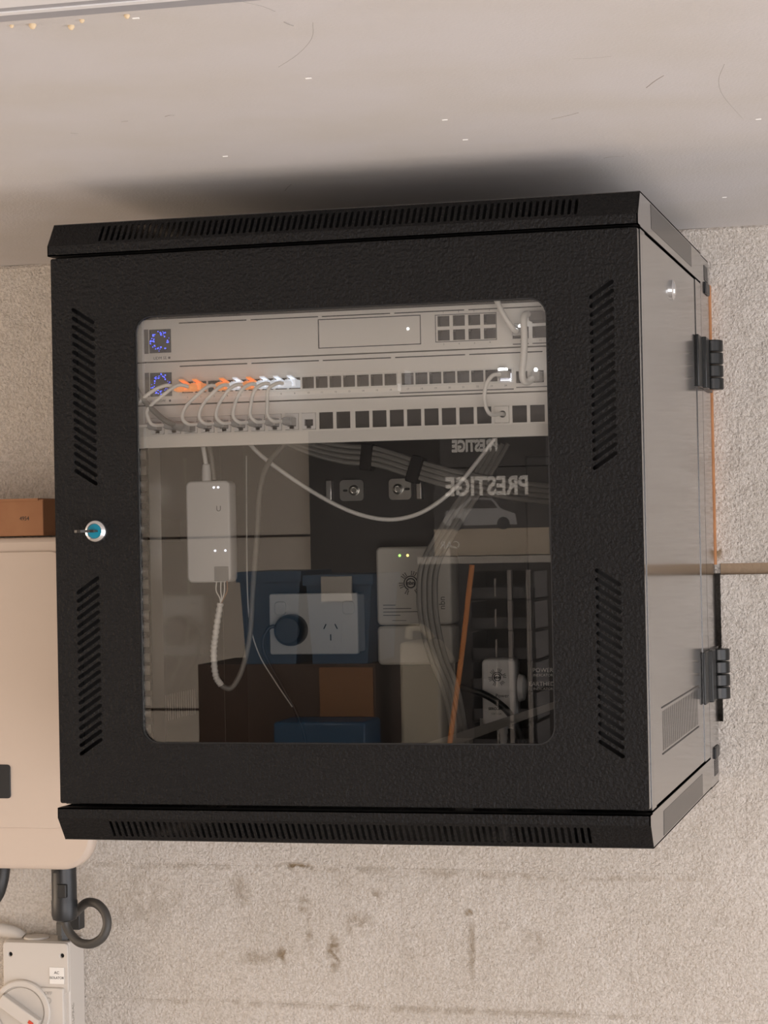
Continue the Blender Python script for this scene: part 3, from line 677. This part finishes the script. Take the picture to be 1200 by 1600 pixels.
# double power point on the back panel
g = thing('power_outlet', 'white double power point with surface block on the cabinet back', 'power outlet', (.103, .585, .1215))
MB().box(.0470, .1590, .5790, YB, .1235, .1960).build('mounting_block', 'gpo_white', g, bevel=.002)
fp_ = fplate('faceplate', rrect(.0451, .1604, .1215, .1979, .003, 3), [], .570, .010, 'gpo_white', g, bd=.0015)
for x in (.0602, .1490): fplate('rocker', rrect(x-.0075, x+.0075, .1712, .1880, .0045, 4), [], .5678, .0035, 'gpo_white', fp_, bd=.001)
fplate('socket', rrect(.1100, .1400, .1340, .1640, .001, 2), [slot(.1165, .1535, .1192, .1588, .0016), slot(.1338, .1535, .1311, .1588, .0016), slot(.1252, .1392, .1252, .1460, .0016)], .5694, .001, 'gpo_white', fp_)
MB().box(.1110, .1390, .5698, .5702, .1350, .1630).build('slot_backing', 'void', fp_)
t = thing('mains_plug', 'round black mains plug in the left socket of the power point', 'plug', (.077, .555, .133))
MB().lathe((.0770, .5695, .1525), (0, -1, 0), [(.0175, 0), (.0195, .002), (.0200, .012), (.0190, .022), (.0155, .026), (.001, .027)], 32).build('body', 'plastic_black', t, smooth=True)
tube('cord', [(.0610, .556, .1580), (.0510, .552, .1560), (.0440, .548, .1430), (.0460, .546, .1250), (.0560, .545, .1050), (.0700, .545, .0800), (.085, .548, .050), (.095, .552, .015), (.098, .555, -.03)], .0024, 'plastic_black', t)
tube('thin_white_lead', [(.0420, .50, .37), (.0405, .50, .28), (.0400, .50, .2), (.0420, .503, .160), (.0520, .506, .1240), (.0700, .510, .0920), (.0900, .515, .0600)], .0008, 'cable_white', t, n=6)
# wall box with round emblem, in two halves
def emblem(t, xc, zc, r, y, m='ink'):
    mb = MB()
    def ring(r0, r1, a0, a1, n=26):
        for k in range(n):
            a, b_ = math.radians(a0+(a1-a0)*k/n), math.radians(a0+(a1-a0)*(k+1)/n)
            vs = [(xc+q*math.cos(w), yy, zc+q*math.sin(w)) for yy in (y-.0002, y) for q, w in ((r0, a), (r1, a), (r1, b_), (r0, b_))]
            mb.add(vs, [(0,1,2,3),(7,6,5,4)])
    ring(r*.46, r*.62, 0, 360); ring(r*.74, r*.88, 20, 250)
    for q in (1.0, 1.18, 1.36):
        for k in range(30):
            a = 12*k
            if (a % 60 < 26+10*(q < 1.1)) and not 255 < a < 285: s = r*.065; x, z = xc+q*r*math.cos(math.radians(a)), zc+q*r*math.sin(math.radians(a)); mb.box(x-s, x+s, y-.0002, y, z-s, z+s)
    mb.build('emblem', m, t)
    text('emblem_lettering', 'nbn', r*.62, (xc, y, zc), X, Z, m, t, bold=.0003)
n_ = thing('connection_box', 'squarish white wall box with round dotted emblem and two small lights', 'network box', (.234, .59, .108))
nb = fplate('body', rrect(.1863, .2815, .1572, .2541, .006, 4), [], .566, YB-.566, 'nbn_white', n_, bd=.003)
nc = fplate('cable_cover', rrect(.1863, .2815, .1080, .1563, .006, 4), [], .566, YB-.566, 'nbn_white', n_, bd=.003)
for x, m in ((.2170, 'led_green'), (.2272, 'led_yellow')): MB().lathe((x, .566, .2433), (0, -1, 0), [(.0016, 0), (.0014, .0005), (.0003, .0008)], 12).build('status_light', 'led_yellow' if m == 'led_yellow' else m, nb, smooth=True)
emblem(nb, .2305, .2090, .0105, .566)
for k, w_ in enumerate((.016, .036, .052, .022)): MB().box(.1945, .1945+w_, .5658, .566, .1815-k*.0042, .1825-k*.0042).build('printed_line', 'ink_soft', nb)
MB().box(.2060, .2240, .5658, .566, .1625, .1632).build('printed_line', 'ink_soft', nb)
text('lettering', 'nbn', .011, (.2700, .566, .184), Z, -X, 'ink_soft', nb)
# power supply with the same emblem
a_ = thing('power_supply', 'small white upright power supply with emblem and paper label', 'power supply', (.352, .52, .038))
ab = fplate('body', rrect(.3319, .3725, .0381, .1183, .006, 4), [], .500, .032, 'plastic_white', a_, bd=.0025)
MB().lathe((.3745, .517, .0830), (1, 0, 0), [(.017, 0), (.015, .006), (.006, .009)], 20).build('dome', 'plastic_white', a_, smooth=True)
emblem(ab, .3510, .0965, .0075, .500)
text('lettering', 'Power', .0062, (.3565, .500, .0745), X, Z, 'ink', ab)
lb = MB().box(.3385, .3590, .4997, .500, .0505, .0620).build('label', 'label_paper', ab)
text('lettering', 'SERCOMM', .0042, (.3492, .4997, .0590), X, Z, 'ink', lb, bold=.00015)
text('lettering', '12V 1.5A', .0034, (.3490, .4997, .0530), X, Z, 'ink_soft', lb)
MB().lathe((.3535, .516, .0385), (0, 0, -1), [(.0065, 0), (.0055, .006), (.0058, .009), (.0048, .012), (.0052, .016), (.0040, .022), (.0042, .026), (.0030, .030)], 14).build('strain_relief', 'plastic_white', a_, smooth=True)
MB().box(.325, .380, .517, .519, .034, .046).box(.37, .38, .517, YB, .034, .046).build('bracket', 'zinc', a_)
t = thing('black_power_lead', 'thick black lead curving across the small power supply', 'cable', (.34, .45, -.03))
tube('cord', [(.2950, .470, .086), (.3150, .467, .0860), (.3360, .466, .0810), (.3540, .466, .0720), (.3700, .467, .0580), (.3800, .470, .0380), (.386, .475, .0100), (.388, .480, -.03)], .0042, 'rubber', t)
# upright power strip at the right with indicator print
ps = thing('power_strip', 'dark upright power strip with indicator lettering and a green light', 'power strip', (.412, .515, -.034))
pb = MB().box(.3880, .4400, .506, .540, -.034, .3600).build('body', 'plastic_black', ps, bevel=.003)
text('lettering', 'POWER', .0072, (.4052, .506, .1043), X, Z, 'label_paper', pb); text('lettering', 'INDICATOR', .0044, (.4052, .506, .0985), X, Z, 'label_paper', pb)
text('lettering', 'EARTHED', .0072, (.4035, .506, .0880), X, Z, 'label_paper', pb); text('lettering', 'INDICATOR', .0044, (.4050, .506, .0822), X, Z, 'label_paper', pb)
MB().lathe((.4196, .506, .1000), (0, -1, 0), [(.0016, 0), (.0012, .0006), (.0003, .0008)], 12).build('indicator_light', 'led_green', pb, smooth=True)
# zinc brackets on the back panel
for k, (x0, x1, fl) in enumerate(((.1135, .1625, 1), (.1955, .2384, -1))):
    z0, z1 = .3130, .3395
    t = thing('fixing_bracket', 'zinc fixing bracket on the cabinet back, the %s of the pair' % ('left' if k == 0 else 'right'), 'bracket', ((x0+x1)/2, .60, z0), 'zinc brackets on the cabinet back')
    pl = [rrect(x0+.018, x1, z0, z1, .005, 4), rrect(x0, x1-.014, z0, z1, .005, 4)][k]
    xc = x1-.012 if k == 0 else x0+.012
    b1 = fplate('tab', pl, [slot(xc-.010*fl, (z0+z1)/2, xc-.014*fl, (z0+z1)/2, .003)], .602, .0025, 'zinc', t)
    MB().lathe((xc, .602, (z0+z1)/2), (0, -1, 0), [(.0068, 0), (.0064, .003), (.004, .0042), (.003, .003), (.0005, .003)], 18).build('bolt', 'zinc', t, smooth=True)
    xa = (x0, x0+.008) if k == 0 else (x1-.007, x1)
    MB().box(xa[0], xa[1], .5995, YB, z0, z1).build('tab', 'zinc', t, bevel=.001)
# bundle of grey network cables sweeping to the right behind the rack
tie = []
for k in range(8):
    r_, c_ = k % 4, k // 4
    oy, oz = .0062*c_, -.0062*r_
    t = tube('network_cable', [(.075+.002*r_, .36+oy, .420), (.105, .37+oy, .402+oz*.4), (.150, .385+oy, .3840+oz*.8), (.195, .397+oy, .3740+oz), (.232, .402+oy, .3700+oz), (.275, .405+oy, .3560+oz), (.320, .41+oy, .3420+oz), (.375, .42+oy, .3300+oz), (.440, .44+oy, .3210+oz), (.520, .46+oy, .3180+oz)], .0030, 'cable_grey', None, n=8)
    tag(t, 'grey network cable in the strapped bundle behind the rack, %s of its %s layer' % (['topmost', 'second', 'third', 'lowest'][r_], ['front', 'rear'][c_]), 'cable', 'grey cables strapped in the upper bundle')
for k, (x, z, a) in enumerate(((.2215, .3610, -.12), (.2790, .3450, -.32))):
    b_ = MB().obox((x, .405, z), (math.cos(a), 0, math.sin(a)), Y, (-math.sin(a), 0, math.cos(a)), -.0070, .0070, -.009, .015, -.0165, .0155).build('cable_tie', 'velcro', None, bevel=.002)
    tag(b_, 'black hook-and-loop strap round the upper cable bundle, the %s one' % ('left' if k == 0 else 'right'), 'strap', 'straps on the cable bundle')
for k in range(4):
    o_ = .0064*k
    t = tube('network_cable', [(.365+o_, .43, .372), (.340+o_, .425, .3300), (.306+o_, .42, .2780), (.281+o_, .42, .2340), (.2765+o_, .42, .1950), (.2785+o_, .425, .1600), (.286+o_*.95, .43, .1250), (.298+o_*.9, .44, .0880), (.306+o_*.8, .45, .04), (.31+o_*.8, .46, -.03)], .0031, 'cable_grey', None, n=8)
    tag(t, 'grey cable curving down before the white wall box, %s of four' % ['leftmost', 'second from left', 'third from left', 'rightmost'][k], 'cable', 'grey cables curving down to the cabinet floor')
t = tube('white_cable', [(.080, .36, .400), (.0870, .39, .3740), (.1200, .395, .3460), (.1640, .398, .3165), (.2050, .40, .2960), (.2450, .40, .2870), (.2800, .40, .2920), (.3100, .40, .3080), (.3350, .40, .3300), (.3550, .40, .3530), (.3720, .40, .3740), (.385, .40, .395)], .0026, 'cable_white', None)
tag(t, 'single white cable sagging across below the cable bundle', 'cable')
t = MB().add([(.24, .44, -.005), (.46, .42, .075), (.46, .42, .082), (.24, .44, .012), (.24, .441, -.005), (.46, .421, .075), (.46, .421, .082), (.24, .441, .012)], [(0,1,2,3),(7,6,5,4),(0,4,5,1),(1,5,6,2),(2,6,7,3),(3,7,4,0)]).build('flat_ribbon_cable', 'cable_grey', None)
tag(t, 'flat pale cable slanting up to the right at the cabinet floor', 'cable')

# ------------------------------------------------------------------ things on the wall left of the cabinet
inv = thing('solar_inverter', 'cream rounded solar inverter partly hidden by the cabinet', 'inverter', (-.36, .54, -.138))
IX0, IX1, IZ0, IZ1 = -.57, -.1545, -.1378, .2748
fplate('shell', rrect(IX0, IX1, IZ0, IZ1, .042, 10), [], .462, .022, 'inverter_shell', inv, bd=.006)
fplate('heat_sink', rrect(IX0+.03, IX1-.055, IZ0+.02, IZ1-.02, .02, 5), [], .483, YW-.484, 'isolator_dial', inv)
fplate('front_cover', rrect(IX0+.010, IX1-.020, -.0860, .2575, .030, 8), [], .4575, .010, 'inverter_shell', inv, bd=.0012)
sc = fplate('display_window', rrect(-.40, -.2600, -.0490, -.0070, .004, 3), [], .4562, .003, 'plastic_black', inv, bd=.0006)
bx = thing('cardboard_box', 'flat brown cardboard box lying on top of the inverter', 'box', (-.36, .53, .2760))
MB().box(-.56, -.2145, .468, .615, .2768, .3225).build('carton', 'card', bx, bevel=.0012)
MB().box(-.562, -.2205, .466, .617, .3205, .3235).build('lid_flap', 'card', bx)
text('lettering', '4954', .0072, (-.2400, .4680, .2985), X, Z, 'ink', bx, sx=.9)
# cable gland under the inverter
gl_ = thing('cable_gland', 'black cylindrical cable connector under the inverter', 'connector', (-.218, .50, -.205))
MB().lathe((-.2178, .52, -.1385), (0, 0, -1), [(.0158, 0), (.0160, .045), (.0166, .047), (.0166, .064), (.0150, .070), (.009, .0725)], 24).build('barrel', 'plastic_black', gl_, smooth=True)
MB().box(-.2200, -.2080, .5015, .512, -.1790, -.1620).build('release_tab', 'rubber', gl_, bevel=.001)
MB().box(-.2250, -.2170, .5025, .512, -.1480, -.1450).build('release_tab', 'rubber', gl_)
tcab = tube('looped_cable', [(-.2178, .52, -.209), (-.2150, .520, -.2190), (-.2080, .519, -.2290), (-.1960, .516, -.2370), (-.1790, .514, -.2375), (-.1650, .514, -.2290), (-.1590, .516, -.2140), (-.1630, .519, -.1990), (-.1750, .523, -.1890), (-.1920, .532, -.1890), (-.2080, .545, -.1990), (-.2210, .560, -.2080), (-.2370, .578, -.2120), (-.2470, .590, -.2240), (-.2490, .593, -.2440)], .0058, 'sheath', None, n=14)
tag(tcab, 'black cable making one loop between inverter connector and isolator', 'cable')
sg = thing('isolator_gland', 'black threaded gland where the looped cable enters the isolator', 'connector', (-.249, .593, -.249))
MB().lathe((-.2490, .593, -.2490), (0, 0, 1), [(.0100, 0), (.0100, .007), (.0118, .0075), (.0118, .022), (.0090, .028)], 8).build('nut', 'plastic_black', sg)
MB().box(-.2400, -.2250, .585, .603, -.2340, -.2080).build('clamp', 'plastic_black', sg, bevel=.001)
lc = tube('black_cable', [(-.301, .52, -.1385), (-.301, .518, -.150), (-.3035, .516, -.165), (-.311, .516, -.182), (-.33, .516, -.20), (-.36, .52, -.215)], .0095, 'rubber', None, n=12)
tag(lc, 'thick black cable below the inverter at the left picture edge', 'cable')
# isolator switch
iso = thing('isolator_switch', 'grey plastic rotary isolator switch box below the inverter', 'switch', (-.28, .59, -.42))
JX0, JX1 = -.3270, -.2350
MB().box(JX0, JX1, .574, YW-.001, -.42, -.2480).build('box', 'isolator_grey', iso, bevel=.0025)
jf = fplate('upper_cover', rrect(JX0+.0006, JX1-.0005, -.3140, -.2490, .005, 4), [circ(-.3160, -.2650, .0028), circ(-.2440, -.2650, .0028)], .570, .006, 'isolator_grey', iso, bd=.0012)
for x in (-.3160, -.2440):
    MB().lathe((x, .5745, -.2650), (0, -1, 0), [(.003, 0), (.003, .001)], 12).build('screw_recess', 'void', iso)
MB().box(JX0, JX1-.006, .566, .576, -.42, -.3060).build('lower_cover', 'isolator_grey', iso, bevel=.002)
dcx, dcz = -.2990, -.3370
MB().lathe((dcx, .570, dcz), (0, -1, 0), [(.0400, 0), (.0400, .006), (.0385, .0075), (.0330, .0075), (.0325, .0045), (.001, .0045)], 48).build('dial_boss', 'isolator_grey', iso, smooth=True)
dl = MB().lathe((dcx, .5655, dcz), (0, -1, 0), [(.0310, 0), (.0305, .002), (.001, .002)], 40).build('dial', 'isolator_dial', iso, smooth=True)
ua = Vector((math.cos(math.radians(-33)), 0, math.sin(math.radians(-33))))
va = Vector((-ua.z, 0, ua.x))
MB().obox((dcx, .5635, dcz), ua, va, -Y, -.030, .030, -.0085, .0085, 0, .012).build('grip', 'isolator_grey', dl, bevel=.0015)
MB().obox((dcx, .5513, dcz), ua, va, -Y, .018, .025, -.0022, .0022, 0, .0005).build('pointer', 'isolator_red', dl)
lb = MB().box(-.2610, -.2412, .5688, .5702, -.3012, -.2800).build('label', 'label_paper', iso, label='small white label reading AC ISOLATOR')
text('lettering', 'AC', .0052, (-.2511, .5688, -.2870), X, Z, 'ink', lb); text('lettering', 'ISOLATOR', .0046, (-.2511, .5688, -.2935), X, Z, 'ink', lb, sx=.92)
text('lettering', 'OFF', .0060, (-.2620, .566, -.3130), X, Z, 'emboss', iso, ext=.0004)
mbr = MB(); tube_mb([(-.2620+.0036*math.cos(a), .5658, -.3225+.0036*math.sin(a)) for a in [math.pi*2*k/20 for k in range(21)]], .0006, 6, 1, mbr, False); mbr.build('off_ring', 'emboss', iso)
text('lettering', 'CLIPSAL', .0085, (JX1, .582, -.3430), Z, -Y, 'emboss', iso, ext=.0003)
MB().lathe((-.2905, .597, -.2482), (0, 0, 1), [(.0170, 0), (.0165, .0024), (.012, .0034)], 24).build('entry_cap', 'isolator_grey', iso, smooth=True)
cd = tube('conduit', [(-.312, .60, -.250), (-.325, .598, -.242), (-.36, .595, -.236), (-.42, .59, -.232)], .009, 'isolator_grey', None, n=12)
tag(cd, 'grey conduit running left from the isolator top', 'conduit')
# orange board edge added between cabinet and wall in place of warm light
pk = tag(MB().box(.30, .6012, D2+.0005, YW-.0005, .225, .565).build('warm_light_board', 'timber'), 'orange board edge behind the cabinet, added in place of warm light', 'board')

# ------------------------------------------------------------------ the other side of the garage (seen mirrored in the glass)
GY = -4.0
def at(x, y, z): return (x, y, z)
sh = thing('storage_shelf', 'steel storage shelf across the garage, mirrored in the glass', 'shelf', (-.75, GY-.15, ZF))
for zz_ in (-.345, -1.0):
    MB().box(-1.30, -.05, GY-.42, GY+.02, zz_-.025, zz_).build('shelf_board', 'steel_shelf', sh)
MB().box(-.60, -.05, GY-.42, GY+.02, .186, .206).build('shelf_board', 'steel_shelf', sh)
for x in (-1.29, -.06):
    for y in (GY-.41, GY+.0): MB().box(x-.015, x+.015, y-.015, y+.015, ZF, .55 if x > -1 else -.33).build('post', 'steel_shelf', sh)
c1 = thing('cardboard_carton', 'large brown cardboard carton mirrored low in the glass', 'box', (-1.0, GY-.15, -.345))
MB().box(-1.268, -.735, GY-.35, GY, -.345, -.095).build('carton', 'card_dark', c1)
MB().box(-.90, -.742, GY, GY+.004, -.245, -.105).build('lit_patch', 'card_lit', c1)
def tub(nm, x0, x1, z0, z1, lab):
    t = thing(nm, lab, 'tub', ((x0+x1)/2, GY-.15, z0))
    MB().prism([(x0+.015, z0), (x1-.015, z0), (x1, z1-.03), (x0, z1-.03)], 'y', GY-.3, GY).build('body', 'tub_blue', t)
    MB().box(x0-.008, x1+.008, GY-.31, GY+.01, z1-.03, z1).build('lid', 'tub_blue', t)
tub('blue_tub', -1.135, -.955, -.094, .172, 'blue storage tub mirrored in the glass, standing on the carton')
tub('blue_tub', -.935, -.742, -.094, .160, 'blue storage tub with pale handle mirrored beside the first')
tub('blue_tub', -.98, -.70, -.3448, -.244+.0, 'low blue tub mirrored at the bottom of the glass') if False else None
MB_ = MB().box(-.98, -.715, GY+.024, GY+.2, -.345, -.244)
tag(MB_.build('blue_case', 'tub_blue', bevel=.008), 'low blue case mirrored at the bottom of the glass', 'case')
bpy.data.objects['blue_case'].location.y += -.0
sh2 = MB().box(-1.02, -.66, GY+.02, GY+.24, -.37, -.345).build('shelf_board', 'steel_shelf', sh)
hd = MB().box(-.885, -.795, GY+.01, GY+.02, .085, .155).build('handle', 'steel_shelf', bpy.data.objects['blue_tub.001'])
# jerry can
jc = thing('jerry_can', 'translucent pale jerry can mirrored low in the glass', 'can', (-.60, GY-.1, -.345))
MB().prism([(-.665, -.345), (-.545, -.345), (-.545, -.09), (-.585, -.035), (-.665, -.035)], 'y', GY-.2, GY).build('body', 'can_plastic', jc, bevel=.012)
tube('handle', [(-.66, GY-.1, -.03), (-.655, GY-.1, .0), (-.62, GY-.1, .0), (-.59, GY-.1, -.03)], .012, 'can_plastic', jc)
# printed car cover cartons
def carton(x0, x1, z0, z1, lab, car):
    t = thing('printed_carton', lab, 'box', ((x0+x1)/2, GY-.1, z0))
    MB().box(x0, x1, GY-.22, GY, z0, z1).build('carton', 'carton_print', t, bevel=.002)
    # front faces +y: text reads left to right along -x
    text('lettering', 'PRESTIGE', .072 if car else .045, ((x0+x1)/2-.01 if car else (x0+x1)/2-.05, GY, z1-.055 if car else z1-.03), -X, Z, 'print_white', t, sx=.80 if car else .70, bold=.0022)
    if car:
        MB().box(x0+.0, x1-.0, GY-.0, GY+.0012, z0, z0+.075).build('pale_band', 'carton_pale', t)
        cx, cz = x0+.135, z0+.085
        body = [(-.105, .0), (-.10, .03), (-.06, .045), (-.035, .075), (.03, .078), (.065, .048), (.10, .042), (.108, .012), (.10, .0)]
        MB().prism([(cx-a, cz+b_) for a, b_ in body], 'y', GY+.0002, GY+.0012).build('car_print', 'car_paint', t)
        MB().prism([(cx-a, cz+b_) for a, b_ in [(-.05, .047), (-.032, .070), (.025, .072), (.052, .047)]], 'y', GY+.0012, GY+.0016).build('car_print', 'carton_print', t)
        for a in (-.065, .068): MB().lathe((cx-a, GY+.0012, cz+.004), (0, 1, 0), [(.018, 0), (.018, .0006), (.009, .0008)], 18).build('car_print', 'crate_black', t)
        text('lettering', 'CAR', .03, (x1-.285, GY+.0012, z0+.03), -X, Z, 'print_white', t)
carton(-.555, -.225, .208, .455, 'dark printed carton with car picture mirrored in the glass', True)
carton(-.535, -.230, .456, .545, 'upper dark printed carton mirrored near the patch panel', False)
# stack of black open crates
for k in range(6):
    z0 = -.343+k*.085
    t = thing('stacking_crate', 'black open stacking crate mirrored at the right, %s' % ['lowest of the stack', 'second from the bottom', 'third from the bottom', 'third from the top', 'second from the top', 'topmost of the stack'][k], 'crate', (-.36, GY-.1, z0), 'stacked crates across the garage')
    MB().box(-.455, -.27, GY-.2, GY, z0, z0+.004).box(-.455, -.45, GY-.2, GY, z0, z0+.078).box(-.275, -.27, GY-.2, GY, z0, z0+.078).box(-.455, -.27, GY-.2, GY-.195, z0, z0+.078).box(-.455, -.27, GY-.005, GY, z0, z0+.035).build('shell', 'crate_black', t)
    MB().box(-.292, -.281, GY-.01, GY+.012, z0, z0+.083).box(-.345, -.334, GY-.01, GY+.012, z0, z0+.083).build('corner_post', 'steel_dull', t)
    MB().box(-.385, -.380, GY-.004, GY+.001, z0+.01, z0+.06).build('label_strip', 'steel_dull', t)
st = tube('timber_pole', [(-.436, GY+.05, .182), (-.503, GY+.06, -.283), (-.70, GY+.30, ZF+.01)], .0075, 'stick_orange', None)
tag(st, 'orange timber pole leaning on the shelf, mirrored in the glass', 'pole')
lt = thing('fill_lamp', 'added white batten lamp, out of view, brightening the far storage shelf', 'lamp', (-.9, -2.7, ZC-.05))  # invented fixture and its light, added to brighten the mirrored shelf
MB().box(-1.5, -.3, -2.73, -2.67, ZC-.03, ZC).build('batten', 'plastic_white', lt)
MB().box(-1.48, -.32, -2.715, -2.685, ZC-.045, ZC-.03).build('tube', 'print_white', lt)
area('shelf_fill_light', (-.9, -2.7, ZC-.048+Z0), (math.radians(-28), 0, 0), 1.15, .06, 21, (1.0, .93, .84))
# panel joints of the far wall
for z in (.275, -.33, -.93, -1.5): MB().box(XL, XR, YF-.002, YF+.004, z-.004, z+.004).build('panel_joint', 'card_dark', wfo)
MB().box(-1.30, -.36, YF+.002, YF+.02, -1.2, ZC).build('dark_board', 'carton_print', wfo)  # board added so this part of the glass reflection stays dark
# ------------------------------------------------------------------ raise everything to its height above the garage floor
for o in list(COL.objects):
    if o.parent is None and o.type in ('MESH', 'EMPTY'): o.location.z += Z0
